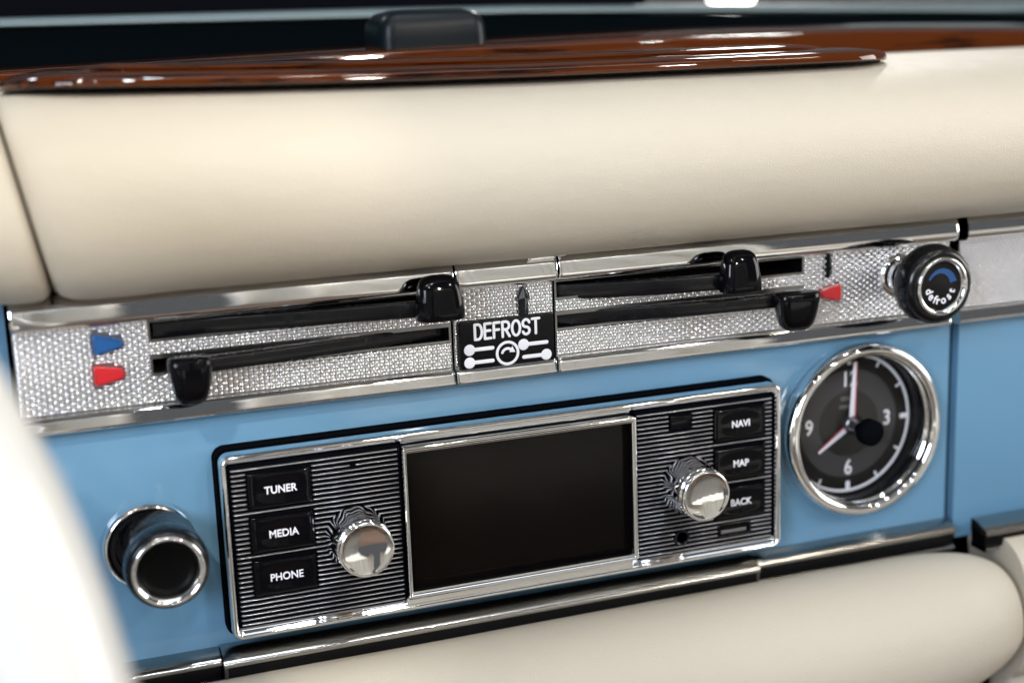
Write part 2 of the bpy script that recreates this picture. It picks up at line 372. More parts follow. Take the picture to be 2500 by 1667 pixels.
def beads(parent, x0, x1, slots, avoid, px=2.95, py=.96, a=1.47, b=.52, h=.6, y0=44.2, y1=67.6):
    bm = BM(); ny = int((y1-y0)/py); seg = 12
    sc = [(math.copysign(abs(math.cos(q))**.7, math.cos(q)), math.copysign(abs(math.sin(q))**.8, math.sin(q))) for q in (2*math.pi*k/seg for k in range(seg))]
    for j in range(ny+1):
        y = y0+.3+j*py; x = x0+.1+(px/2 if j % 2 else 0)
        blk = [(q[0]-.5, q[1]+.5) for q in slots if q[2]-.75 < y < q[3]+.75]
        for a0, a1, b0, b1, c0, c1 in avoid:
            inside = [a0+(a1-a0)*k/24 for k in range(25) if b0+(c0-b0)*k/24-.5 < y < b1+(c1-b1)*k/24+.5]
            if inside: blk.append((inside[0]-.05, inside[-1]+.05))
        while x < x1+a:
            lo, hi = max(x-a, x0+.1), min(x+a, x1-.1)
            for q0, q1 in blk:
                if q0 <= lo and q1 >= hi: hi = lo
                elif lo < q0 < hi and q1 >= hi: hi = q0
                elif lo < q1 < hi and q0 <= lo: lo = q1
                elif q0 > lo and q1 < hi: hi = q0
            xc, aa = (lo+hi)/2, (hi-lo)/2
            if aa > .25:
                jx, jh = random.uniform(-.06, .06), random.uniform(.9, 1.1)
                rings = []
                for f, zz in ((1.0, 0.0), (.86, .5), (.52, .86)):
                    rings.append([bm.verts.new(W(xc+jx*aa/a+aa*f*sc[k][0], y+b*f*sc[k][1], PZ-.02+h*zz*jh)) for k in range(seg)])
                t = bm.verts.new(W(xc, y, PZ-.02+h*jh))
                for r0, r1 in zip(rings, rings[1:]):
                    for k in range(seg): bm.faces.new((r0[k], r0[(k+1) % seg], r1[(k+1) % seg], r1[k]))
                for k in range(seg): bm.faces.new((rings[-1][k], rings[-1][(k+1) % seg], t))
            x += px
    me = bpy.data.meshes.new('bead_texture'); o = bpy.data.objects.new('bead_texture', me); C.objects.link(o); o.parent = parent
    org = Vector(); q = parent
    while q: org += q.location; q = q.parent
    bmesh.ops.translate(bm, verts=bm.verts, vec=-org); bm.to_mesh(me); bm.free(); me.materials.append(BEAD); me.shade_smooth()
    o['kind'] = 'stuff'; return o
SL = [(-105, -19.0, *SLOTY[0]), (-105, -19.0, *SLOTY[1])]
SR = [(15.6, 101.3, *SLOTY[0]), (15.6, 101.3, *SLOTY[1])]
for i, (x0, x1) in enumerate(SECT):
    sl = (SL, [], SR)[i]
    av = ([(-120.4, -112.6, 59.2, 65.4, 60.9, 63.2), (-120.9, -112.9, 50.6, 56.6, 52.2, 55.0)], [(-16.4, 14.1, 42.7, 57.3, 42.7, 57.3), (2.9, 4.7, 62.5, 62.9, 62.5, 66.4), (4.7, 6.5, 62.5, 66.4, 62.5, 62.9), (3.6, 5.8, 57, 63, 57, 63)], [(107.6, 115.2, 53, 55.2, 51.2, 57.0), (110.1, 111.5, 60, 67, 60, 67)])[i]
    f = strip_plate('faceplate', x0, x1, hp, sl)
    beads(f, x0, x1, sl, av)
    for nm, pr, mz in (('upper_chrome_trim', UTRIM, CHROME), ('lower_chrome_trim', LTRIM, CHROME)):
        bm = BM(); pq = spline(pr, 5); ins = .25
        # slightly rounded ends
        cz = sum(p[0] for p in pq)/len(pq); cy = sum(p[1] for p in pq)/len(pq)
        rows = []
        for X, k in ((x0, .90), (x0+.25, .97), (x0+.9, 1), (x0+6, 1), (x1-6, 1), (x1-.9, 1), (x1-.25, .97), (x1, .90)):
            rows.append([W(X, cy+(y-cy)*k, cz+(z-cz)*k if z > -8.5 else z) for z, y in pq])
        vs = grid(bm, rows, close_v=True); cap(bm, vs[0]); cap(bm, vs[-1])
        link(nm, bm, mz, hp, 50)
    for s in sl:
        bm = BM(); box(bm, s[0]-.3, s[1]+.3, s[2]-.3, s[3]+.3, -20, -8.9)
        bm.faces.ensure_lookup_table()
        fr = max(bm.faces, key=lambda q: -q.calc_center_median().y); bm.faces.remove(fr)
        link('slot', bm, HOLE, hp, 0)
def marker(xa, ya0, ya1, xb, yb0, yb1, m, label):
    bm = BM(); zb, zt = PZ-.3, PZ+2.0
    base = [(xa, ya0), (xb, yb0), (xb, yb1), (xa, ya1)]
    cx = sum(p[0] for p in base)/4; cy = sum(p[1] for p in base)/4
    vs = [bm.verts.new(W(x, y, zb)) for x, y in base]+[bm.verts.new(W(cx+(x-cx)*.97, cy+(y-cy)*.96, zt)) for x, y in base]
    for q in ((4, 5, 6, 7), (0, 1, 5, 4), (1, 2, 6, 5), (2, 3, 7, 6), (3, 0, 4, 7)): bm.faces.new([vs[i] for i in q])
    bmesh.ops.recalc_face_normals(bm, faces=bm.faces)
    bmesh.ops.bevel(bm, geom=[e for e in bm.edges if len(e.link_faces) == 2], offset=.5*MM, segments=3, affect='EDGES')
    link('marker', bm, m, hp, 50, label)
marker(-120.4, 59.2, 65.4, -112.6, 60.9, 63.2, DBLUE, 'blue wedge marker pointing right')
marker(-120.9, 50.6, 56.6, -112.9, 52.2, 55.0, RED, 'red wedge marker pointing right')
marker(115.2, 51.2, 57.0, 107.6, 53.0, 55.2, RED, 'red wedge marker pointing left')
def arrow(cx, y0, y1, up, wid, sh):
    bm = BM(); z0, zr = PZ-.2, PZ+2.1
    yt, yb = (y1, y0) if up else (y0, y1); sgn = 1 if up else -1
    hy = yt-sgn*3.6
    out = [(cx, yt), (cx+wid, hy), (cx+sh, hy-sgn*.2), (cx+sh, yb), (cx-sh, yb), (cx-sh, hy-sgn*.2), (cx-wid, hy)]
    lo = [bm.verts.new(W(x, y, z0)) for x, y in out]; hi = [bm.verts.new(W(x, y, PZ+.9)) for x, y in out]
    for i in range(7): bm.faces.new((lo[i], lo[(i+1) % 7], hi[(i+1) % 7], hi[i]))
    ra = bm.verts.new(W(cx, hy+sgn*.4, zr)); rb = bm.verts.new(W(cx, yb, zr-.4))
    for q in ((hi[0], hi[1], ra), (hi[1], hi[2], ra), (hi[2], hi[3], rb, ra), (hi[3], hi[4], rb), (hi[4], hi[5], ra, rb), (hi[5], hi[6], ra), (hi[6], hi[0], ra)): bm.faces.new(q)
    link('arrow', bm, BLACK, hp, 0, 'black raised arrow pointing '+('up' if up else 'down'))
arrow(4.7, 57.7, 66.4, True, 1.75, 1.15)
arrow(110.8, 59.0, 67.0, False, 1.3, .7)
# DEFROST plate
dp = bpy.data.objects.new('defrost_plate', None); 
bm = BM(); box(bm, -16.1, 13.8, 42.5, 57.5, PZ-.4, PZ+1.5, .25); dp = link('defrost_plate', bm, mat('plate_black', (0.004, 0.004, 0.005), .35, spec=.15), hp, 40)
PT = PZ+1.5
def L(px, py): return (-16.1+29.9*px, 42.5+15.0*py)
bm = BM()
hw = 2.45/2; H = 4.5; yb = 52.0; st = .42
def stroke(pts): tube(bm, pts, st, .35, 8, PT)
def letter(ch, x, w):
    y0, y1 = yb, yb+H; xm = x+w/2; ym = (y0+y1)/2
    if ch == 'D':
        stroke([(x, y0), (x, y1)]); stroke([(x, y1), (x+w*.45, y1)]+[(x+w*.45+w*.55*math.sin(math.radians(a)), ym+(H/2)*math.cos(math.radians(a))) for a in range(10, 180, 10)]+[(x+w*.45, y0), (x, y0)])
    elif ch in 'EF':
        stroke([(x, y0), (x, y1)]); stroke([(x, y1), (x+w, y1)]); stroke([(x, ym+.1), (x+w*.88, ym+.1)])
        if ch == 'E': stroke([(x, y0), (x+w, y0)])
    elif ch == 'R':
        stroke([(x, y0), (x, y1)]); r = (y1-ym+.1)/2
        stroke([(x, y1), (x+w*.5, y1)]+[(x+w*.5+w*.48*math.sin(math.radians(a)), ym-.1+r+r*math.cos(math.radians(a))) for a in range(15, 180, 15)]+[(x+w*.5, ym-.1), (x, ym-.1)])
        stroke([(x+w*.45, ym-.1), (x+w, y0)])
    elif ch == 'O':
        stroke([(xm+w/2*math.cos(math.radians(a)), ym+H/2*math.sin(math.radians(a))) for a in range(90, 455, 12)])
    elif ch == 'S':
        r = H/4
        stroke([(xm+w/2*math.cos(math.radians(a)), ym+r+r*math.sin(math.radians(a))) for a in range(10, 271, 15)]+[(xm+w/2*math.cos(math.radians(a)), ym-r+r*math.sin(math.radians(a))) for a in range(75, -171, -15)])
    elif ch == 'T':
        stroke([(x, y1), (x+w, y1)]); stroke([(xm, y1), (xm, y0)])
x = -11.4
for ch, w in (('D', 2.2), ('E', 1.95), ('F', 1.85), ('R', 2.15), ('O', 2.5), ('S', 2.1), ('T', 2.3)):
    letter(ch, x, w); x += w+.92
link('lettering', bm, PRINT, dp, 60)
bm = BM()
def ball(x, y, r): lathe(bm, [(r, PT-.05), (r*.98, PT+.05), (r*.8, PT+.11), (0.001, PT+.13)], x, y, 28)
rc = (-1.3, 46.85)
tube(bm, arc(*rc, 3.35, 0, 360, 48), .43, .3, 8, PT)
tube(bm, arc(rc[0], rc[1]-.35, 1.75, 160, 40, 14), .42, .3, 8, PT)
tri = [(.25, 48.9), (1.15, 46.95), (-.75, 47.1)]
vs = [bm.verts.new(W(x, y, PT+.12)) for x, y in tri]; vb = [bm.verts.new(W(x, y, PT-.1)) for x, y in tri]
bm.faces.new(vs)
for i in range(3): bm.faces.new((vs[i], vs[(i+1) % 3], vb[(i+1) % 3], vb[i]))
for bx, by, ex in ((-13.3, 49.0, -6.0), (-13.4, 45.1, -6.1), (3.9, 48.9, 11.4), (11.2, 45.05, 3.9)):
    ball(bx, by, 1.75); tube(bm, [(bx, by), (ex, by)], .58, .16, 8, PT)
link('symbol', bm, PRINT, dp, 60)
# small chrome clip under the roll
bm = BM()
frame(bm, 5.5, 16.5, 75.9, 79.0, 1.3, [(0, -4.5), (0, 1.2), (.35, 1.6), (.8, 1.5), (.9, .6), (.9, -4.5)])
tube(bm, [(8, 76.4, .8), (10.8, 78.4, .8)], .3); tube(bm, [(11, 76.4, .8), (13.6, 78.4, .8)], .3)
tag(link('trim_clip', bm, CHROME, None, 50), 'tiny chrome clip tucked between the cream roll and chrome trim', 'clip')

# ------------------------------------------------------------------ levers
def lever(label, path, y0a, y0b, hgt, gx, gz, gy, up, wid=12.0, ht=12.6):
    t = thing('heater_lever', label, 'lever', (gx, gy, gz), 'heater levers in the control strip')
    bm = BM()
    pts = spline(path, 6); rows = []
    N = len(pts)
    for i, (X, zf) in enumerate(pts):
        k = i/(N-1); y = y0a+(y0b-y0a)*k; th = 2.6+1.2*k; b = .45
        # cross-section in Y/Z with softened front corners
        sec = [(y, zf-th), (y, zf-b), (y+b*.35, zf-b*.3), (y+b, zf), (y+hgt-b, zf), (y+hgt-b*.35, zf-b*.3), (y+hgt, zf-b), (y+hgt, zf-th)]
        rows.append([W(X, yy, zz) for yy, zz in sec])
    vs = grid(bm, rows, close_v=True); cap(bm, vs[0]); cap(bm, vs[-1])
    link('arm', bm, BLACK, t, 40)
    bm = BM(); s = 1 if up else -1; rows = []
    n = 32
    for f, wx, dz, zo in ((-.02, .80, .70, 0), (.0, .95, .92, 0), (.035, 1.0, 1.0, 0), (.2, 1.0, .98, 0), (.45, .95, .92, .1), (.65, .89, .84, .2), (.8, .81, .74, .3), (.9, .70, .62, .4), (.96, .55, .46, .5), (.99, .34, .28, .5), (1.0, .05, .05, .5)):
        if not up: wx *= 1-.13*max(0, f-.3)
        row = []
        for k in range(n):
            a = 2*math.pi*k/n; c, q = math.cos(a), math.sin(a); e = .62
            x = math.copysign(abs(c)**e, c)*wid/2*wx; z = math.copysign(abs(q)**e, q)*4.3*dz
            row.append(W(gx+x, gy+s*ht*f, gz+z-zo))
        rows.append(row)
    vs = grid(bm, rows, close_v=True); cap(bm, vs[0]); cap(bm, vs[-1])
    link('grip', bm, GLOSS, t, 60)
    return t
lever('upper left black heater lever, its grip touching the DEFROST plate panel', [(-104, -7.6), (-85, -5.4), (-60, -1.6), (-40, 1.6), (-24, 3.6)], 62.0, 62.2, 4.5, -25.5, 6.2, 61.8, True, 14.2, 12.9)
lever('lower left black heater lever, its grip hanging beside the red wedge', [(-19, -11), (-35, -7.2), (-55, -3.0), (-75, .8), (-96, 3.4)], 52.5, 53.1, 4.2, -96.6, 6.2, 58.4, False, 11.8, 13.0)
lever('upper right black heater lever, its grip standing over the slot', [(16, -10), (26, -5.6), (40, -.6), (55, 3.2), (70, 5.4)], 60.6, 61.3, 4.9, 70.2, 8.0, 61.0, True, 13.0, 12.8)
lever('lower right black heater lever, its grip hanging beside the right red wedge', [(16, -11), (30, -6.5), (50, -1.5), (70, 2.2), (90, 4.4)], 52.2, 53.6, 4.3, 90.8, 7.2, 58.6, False, 14.6, 12.4)

# ------------------------------------------------------------------ pull knob, defrost
kx, ky, kz = 138.3, 57.3, 16.0
t = thing('defrost_knob', 'round black pull knob with chrome ring marked defrost', 'knob', (kx, ky, PZ))
bm = BM(); lathe(bm, [(7.6, PZ-.2), (7.6, PZ+.8), (7.0, PZ+1.5), (5.6, PZ+1.8), (5.2, PZ+3.2), (4.6, PZ+3.4), (4.4, PZ)], kx, ky, 56); link('collar', bm, CHROME, t)
bm = BM(); lathe(bm, [(4.3, PZ), (4.3, 4), (5.5, 6), (6, 7)], kx, ky, 40); link('shaft', bm, BLACK, t)
bm = BM(); lathe(bm, spline([(5.0, 5.0), (9.8, 5.4), (12.0, 7.2), (12.9, 10), (12.9, 12.2), (12.2, 14.6), (10.8, 15.9), (9.4, 16.0), (9.2, 15.2), (6, 15)], 4), kx, ky, 72); knob = link('knob_body', bm, BLACK, t, 60)
bm = BM(); lathe(bm, spline([(9.5, 15.4), (9.4, 16.5), (8.9, 16.9), (8.2, 16.6), (7.6, 15.6), (7.5, 15)], 4), kx, ky, 72, close0=False, close1=False); link('ring', bm, CHROME, t, 70)
bm = BM(); lathe(bm, [(7.55, 15.0), (7.5, 15.35), (.001, 15.35)], kx, ky, 56); fd = link('face', bm, GLOSS, t)
bm = BM()
aw = arc(kx, ky, 4.9, 153, 12, 26); n = len(aw); rows = []
for i, (x, y) in enumerate(aw):
    a = math.radians(153+(12-153)*i/(n-1)); w = .35+1.0*(i/(n-1)); 
    rows.append([W(kx+r*math.cos(a), ky+r*math.sin(a), z) for r, z in ((4.9-w, 15.35), (4.9-w, 15.45), (4.9+w*.9, 15.45), (4.9+w*.9, 15.35))])
vs = grid(bm, rows, close_v=True); cap(bm, vs[0]); cap(bm, vs[-1]); link('blue_arc', bm, ARC, fd, 0)
bm = BM()
for ch, a in zip('defrost', (197, 222, 243, 259, 284, 312, 337)):
    r = math.radians(a); text_bm(bm, ch, kx+4.6*math.cos(r), ky+4.75*math.sin(r), 15.4, 3.7, .95, .07, .06, r+math.pi/2)
link('lettering', bm, PRINT, fd, 0)

# ------------------------------------------------------------------ passenger-side trim strip
t = thing('passenger_trim_strip', 'fine beaded chrome strip right of the vertical gap', 'trim strip', (230, 40, PZ))
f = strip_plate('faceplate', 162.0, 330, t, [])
beads(f, 162.0, 262, [], [], 1.8, 1.1, .8, .48, .5)
for nm, pr in (('upper_chrome_trim', UTRIM), ('lower_chrome_trim', LTRIM)):
    bm = BM(); prism(bm, spline(pr, 5), 161.9, 330); link(nm, bm, CHROME, t, 50)

# ================================================================== radio
rd = thing('car_radio', 'chrome framed car radio with black screen, ribbed grey faces and two knobs', 'radio', (0, -27.7, -10))
bm = BM()
B = [(0, -10.2), (0, -1.6), (.12, -.8), (.45, -.2), (.9, 0), (1.35, -.2), (1.6, -.6), ((1.75, 2.0, 1.9), -.9), ((2.1, 3.2, 3.2), -2.0), ((2.3, 4.2, 4.0), -3.4)]
frame(bm, -90, 90, -27.7, 27.7, 3.0, B, n=8)
link('bezel', bm, CHROME, rd, 60)
bm = BM(); frame(bm, -90.9, 90.9, -28.6, 28.6, 3.6, [(0, -10.1), (0, -7.0), (.5, -6.6), (1.0, -6.8)], n=8); link('gasket', bm, MATT, rd, 60)
FZ = -1.9    # ground of the ribbed faces
BTN = {'TUNER': (-82.6, 16.2), 'MEDIA': (-82.6, 3.0), 'PHONE': (-82.6, -10.1), 'NAVI': (66.1, 16.2), 'MAP': (66.1, 3.0), 'BACK': (66.1, -10.1)}
BW, BH = 18.2, 10.4
def ribbed(x0, x1, cuts, circ):
    bm = BM(); box(bm, x0, x1, -24.3, 24.3, FZ-3, FZ); f = link('faceplate', bm, MATT, rd, 0)
    y = -23.6; p = 1.452
    while y < 23.9:
        segs = [(x0+.5, x1-.5)]
        for cx0, cx1, cy0, cy1 in cuts:
            if cy0-.15 < y < cy1+.15:
                segs = [q for a, b in segs for q in ((a, min(b, cx0)), (max(a, cx1), b)) if q[1]-q[0] > .6]
        for cx, cy, r in circ:
            if abs(y-cy) < r:
                d = math.sqrt(r*r-(y-cy)**2); segs = [q for a, b in segs for q in ((a, min(b, cx-d)), (max(a, cx+d), b)) if q[1]-q[0] > .6]
        for a, b in segs:
            bm = BM()
            hw, h = .27, .8
            prof = [(-hw, 0), (-hw*.9, h*.62), (-hw*.4, h), (hw*.4, h), (hw*.9, h*.62), (hw, 0)]
            rows = [[W(X, y+yy*k, FZ+zz*q) for yy, zz in prof] for X, k, q in ((a, .3, .2), (a+.2, .8, .75), (a+.5, 1, 1), (b-.5, 1, 1), (b-.2, .8, .75), (b, .3, .2))]
            vs = grid(bm, rows); cap(bm, vs[0]); cap(bm, vs[-1]); link('rib', bm, STEEL, f, 60)
        y += p
    return f
KL, KR, KY = -52.0, 56.6, -1.8
cl = [(bx-.3, bx+BW+.3, by-BH/2-.2, by+BH/2+.2) for s, (bx, by) in BTN.items() if bx < 0]
cr = [(bx-.3, bx+BW+.3, by-BH/2-.2, by+BH/2+.2) for s, (bx, by) in BTN.items() if bx > 0]
fl_ = ribbed(-87.6, -37.6, cl, [(KL, KY, 9.0), (-51.8, 20.3, .8)])
fr_ = ribbed(38.6, 87.6, cr+[(50.2, 58.2, 16.9, 21.4), (67.3, 79.3, -21.5, -17.0)], [(KR, KY, 9.0), (54.3, -19.3, 2.7)])
for s, (bx, by) in BTN.items():
    bm = BM(); rows = []
    # glossy key with a shallow oval dish
    nx, ny = 28, 18; z1 = -.5
    for i in range(nx+1):
        row = []
        for j in range(ny+1):
            u, v = i/nx*2-1, j/ny*2-1
            x = bx+BW/2+u*BW/2; y = by+v*BH/2
            e = max(abs(u)**8, abs(v)**8); d = min(1, ((u/.86)**2+(v/.86)**2)); dish = .38*(1-d) if d < 1 else 0
            row.append(W(x, y, z1-.5*e*e-dish))
        rows.append(row)
    vs = grid(bm, rows)
    edge = [vs[i][0] for i in range(nx+1)]+[vs[nx][j] for j in range(1, ny+1)]+[vs[i][ny] for i in range(nx-1, -1, -1)]+[vs[0][j] for j in range(ny-1, 0, -1)]
    lo = [bm.verts.new((v.co.x, .0026, v.co.z)) for v in edge]
    for i in range(len(edge)): bm.faces.new((edge[i], edge[(i+1) % len(edge)], lo[(i+1) % len(edge)], lo[i]))
    bt = link('button', bm, GLOSS, rd, 45, 'glossy black button reading '+s)
    bm = BM(); text_bm(bm, s, bx+BW/2+.2, by-.2, -.80, 3.15, .93, .05, .12); link('lettering', bm, PRINT, bt, 0)
for cx in (KL, KR):
    def rm(r, z, a): return r*(1+.013*math.cos(13*a)) if -1.2 < z < 7.2 else r
    bm = BM(); lathe(bm, [(9.4, -1.7), (9.4, -1.0), (9.25, 0), (8.9, 2.0), (8.5, 4.4), (8.0, 6.6), (7.7, 7.4)], cx, KY, 140, rm); kb = link('knob', bm, CHROME, rd, 35)
    bm = BM(); lathe(bm, [(r*1.06, z+.8 if z > 7.5 else z) for r, z in [(7.3, 7.2), (7.75, 7.4), (7.9, 7.9), (7.75, 8.3), (7.3, 8.5), (7.25, 9.0), (7.6, 9.3), (7.75, 9.9), (7.6, 10.5), (7.15, 10.8), (6.9, 10.75), (6.6, 10.55), (5.9, 10.38), (4.8, 10.16), (3.6, 9.98), (2.4, 9.86), (1.2, 9.79), (.001, 9.77)]], cx, KY, 72); link('cap', bm, POLISH, kb, 50)
    bm = BM()
    for k in range(40):
        a = 2*math.pi*k/40; tube(bm, [(cx+8.3*math.cos(a), KY+8.3*math.sin(a), 8.0), (cx+8.3*math.cos(a), KY+8.3*math.sin(a), 9.1)], .22, 1, 6)
    link('knurl_ring', bm, CHROME, kb, 60)
bm = BM()
frame(bm, -37.2, 38.2, -23.6, 23.4, 1.0, [(0, -3), (0, .1), (.15, .45), (.45, .6), (.75, .45), (.9, .1), ((1.05, 1.5, 1.4), -.2), ((1.25, 1.9, 1.8), -.25), ((1.35, 2.1, 2.0), -.9), ((1.4, 2.2, 2.1), -1.2)], n=5)
link('screen_frame', bm, CHROME, rd, 60)
bm = BM(); frame(bm, -35.9, 36.9, -21.6, 21.3, .6, [(0, -1.0), (.05, -4.2)], n=4); link('screen_surround', bm, GLOSS, rd, 40)
bm = BM(); box(bm, -36.2, 37.2, -21.8, 21.5, -5.4, -4.1); link('screen', bm, SCREEN, rd, 0)
bm = BM(); box(bm, 50.6, 57.8, 17.0, 21.3, FZ-.5, FZ+.7, .2); link('sensor_window', bm, GLOSS, rd, 40)
bm = BM(); lathe(bm, [(2.6, FZ), (2.6, FZ+.8), (2.3, FZ+1.1), (2.0, FZ+.9), (1.9, FZ-.1)], 54.3, -19.3, 36, close0=False, close1=False); jk = link('aux_socket', bm, BLACK, rd, 50)
bm = BM(); lathe(bm, [(1.95, FZ+.05), (.001, FZ+.05)], 54.3, -19.3, 30); link('socket_hole', bm, HOLE, jk, 0)
bm = BM(); frame(bm, 67.4, 79.2, -21.4, -17.0, .7, [(0, FZ), (0, FZ+.75), (.25, FZ+.95), (.5, FZ+.7), (.5, FZ+.1)], n=4); us = link('usb_socket', bm, BLACK, rd, 50)
bm = BM(); box(bm, 67.6, 79.0, -21.2, -17.2, FZ-.1, FZ+.06); link('socket_hole', bm, HOLE, us, 0)
bm = BM(); box(bm, 68.6, 77.8, -20.5, -19.4, FZ+.06, FZ+.35, .1); link('contact_bar', bm, STEEL, us, 0)
bm = BM(); lathe(bm, [(.75, FZ), (.75, FZ+.6), (.5, FZ+.6), (.45, FZ+.1)], -51.8, 20.3, 20); link('microphone_hole', bm, MATT, rd, 50)

# ================================================================== clock
ck = thing('dashboard_clock', 'round chrome rimmed dashboard clock with grey dial showing eight', 'clock', (CX, CY, -10))
bm = BM()
lathe(bm, spline([(28.7, -10.1), (29.5, -8.0), (29.8, -6.0), (29.4, -4.2), (28.5, -3.1), (27.3, -2.8), (26.2, -3.4), (25.8, -4.4), (25.9, -5.4), (25.4, -6.0), (25.0, -6.8), (24.9, -8)], 4), CX+.6, CY-.2, 128, close0=False, close1=False)
link('rim', bm, CHROME, ck, 70)
bm = BM(); lathe(bm, [(24.9, -7.6), (25.3, -14.2)], CX, CY, 96, close0=False, close1=False); link('dial_wall', bm, mat('wall_black', (.004, .004, .006), .25, spec=.06), ck, 60)
bm = BM(); lathe(bm, [(25.6, -15), (25.6, -14.0), (.001, -14.0)], CX, CY, 96); dl = link('dial', bm, DIALB, ck, 30)
bm = BM(); lathe(bm, [(18.9, -14.0), (18.9, -13.9), (.001, -13.9)], CX, CY, 96); link('dial_ring', bm, DIAL, dl, 30)
bm = BM(); lathe(bm, [(11.6, -13.9), (11.6, -13.8), (.001, -13.8)], CX, CY, 72); link('dial_centre', bm, DIAL2, dl, 30)
bm = BM(); tube(bm, arc(CX, CY, 23.9, 0, 360, 96), .55, .2, 6, -13.9)
link('minute_ring', bm, PRINT, dl, 60)
for k in range(12):
    a = math.radians(90-30*k); q = k % 3 == 0; r0, r1, w = (20.6, 23.6, .85) if q else (21.4, 23.5, .42)
    bm = BM(); tube(bm, [(CX+r0*math.cos(a), CY+r0*math.sin(a)), (CX+r1*math.cos(a), CY+r1*math.sin(a))], w, .15, 6, -13.85, ends=False)
    link('hour_mark', bm, PRINT, dl, 40)
for s, a, r in (('12', 90, 15.4), ('3', 0, 15.2), ('6', -90, 15.8), ('9', 180, 15.6)):
    bm = BM(); a = math.radians(a); text_bm(bm, s, CX+r*math.cos(a), CY+r*math.sin(a), -13.8, 7.4, .86, .12, .06); link('numeral', bm, PRINT, dl, 0)
PRG = mat('grey_print', (.16, .16, .16), .6)
bm = BM(); text_bm(bm, 'VDO', CX-1.2, CY+8.8, -13.74, 2.1, 1.0, .04, .04); text_bm(bm, 'KIENZLE', CX-.6, CY+6.0, -13.74, 1.7, 1.0, .03, .04); link('lettering', bm, PRG, dl, 0)
def hand(name, ang, ln, w0, w1, z):
    a = math.radians(ang); u = Vector((math.cos(a), math.sin(a))); s = Vector((-u.y, u.x)); g = []
    for m, f0, f1, zz, nm in ((HAND, -1, .55, 0, name), (HANDR, .55, 1.0, -.02, 'red_edge')):
        bm = BM(); top = []
        # the red edge lies on the clockwise side
        for rr, w in ((1.5, w0), (ln, w1)):
            for f in (f0, f1): p = u*rr - s*(w*f); top.append((CX+p.x, CY+p.y))
        o4 = [top[0], top[1], top[3], top[2]]
        hi = [bm.verts.new(W(x, y, z+zz)) for x, y in o4]; lo = [bm.verts.new(W(x, y, z+zz-.25)) for x, y in o4]
        bm.faces.new(hi); bm.faces.new(lo[::-1])
        for i in range(4): bm.faces.new((hi[i], hi[(i+1) % 4], lo[(i+1) % 4], lo[i]))
        g.append(link(nm, bm, m, ck if not g else g[0], 0))
    return g[0]
hand('hour_hand', 214, 15.2, 1.25, .5, -12.4); hand('minute_hand', 87.2, 21.8, 1.25, .75, -11.8)
bm = BM(); lathe(bm, [(3.0, -13.8), (3.0, -11.4), (2.8, -11.0), (2.5, -10.8), (2.3, -7.2)], CX, CY, 36); link('hub', bm, STEEL, ck, 50)
bm = BM(); lathe(bm, [(2.0, -9.0), (2.0, -4.2), (4.0, -3.6), (4.4, -2.9), (4.4, .2), (4.0, .7), (.001, .8)], CX, CY, 48); link('setting_knob', bm, MATT, ck, 50)
bm = BM(); lathe(bm, [(25.3, -7.6), (25.3, -7.2), (2.2, -7.2), (2.2, -7.6), (25.3, -7.6)], CX, CY, 96, close0=False, close1=False); link('clock_glass', bm, GLASS, ck, 30)

# ================================================================== cigarette lighter
lx, ly = -110.4, 2.2
t = thing('cigarette_lighter', 'black push-in cigarette lighter with chrome rings on the blue panel', 'cigarette lighter', (lx, ly, -10))
bm = BM(); lathe(bm, spline([(12.9, -10.1), (13.1, -9.0), (12.8, -7.6), (12.0, -6.6), (11.2, -7.0), (10.8, -8.4)], 4), lx, ly, 80, close0=False, close1=False); link('base_ring', bm, CHROME, t, 70)
bm = BM(); lathe(bm, [(11.0, -8.4), (10.7, -7.6), (9.5, -7.6), (9.2, -9.5)], lx, ly, 64, close0=False); link('socket_liner', bm, BLACK, t, 60)
lx += 2.6; ly += .2
bm = BM(); lathe(bm, spline([(10.6, -9), (10.6, -2), (10.6, 1), (10.8, 4), (11.2, 6), (11.5, 9), (11.4, 11.8), (10.9, 13.8), (10.1, 14.6), (9.6, 14.4)], 4), lx, ly, 80, close1=False); link('knob_body', bm, BLACK, t, 70)
bm = BM(); lathe(bm, spline([(9.9, 14.1), (9.8, 15), (9.3, 15.3), (8.6, 14.8), (7.9, 13.8), (7.7, 13)], 4), lx, ly, 80, close0=False, close1=False); link('ring', bm, CHROME, t, 70)
bm = BM(); lathe(bm, [(7.75, 13.2), (7.4, 12.4), (5.5, 11.8), (0.001, 11.6)], lx, ly, 64, close0=False); link('face', bm, mat('face_black', (.002, .002, .002), .4, spec=.08), t, 60)

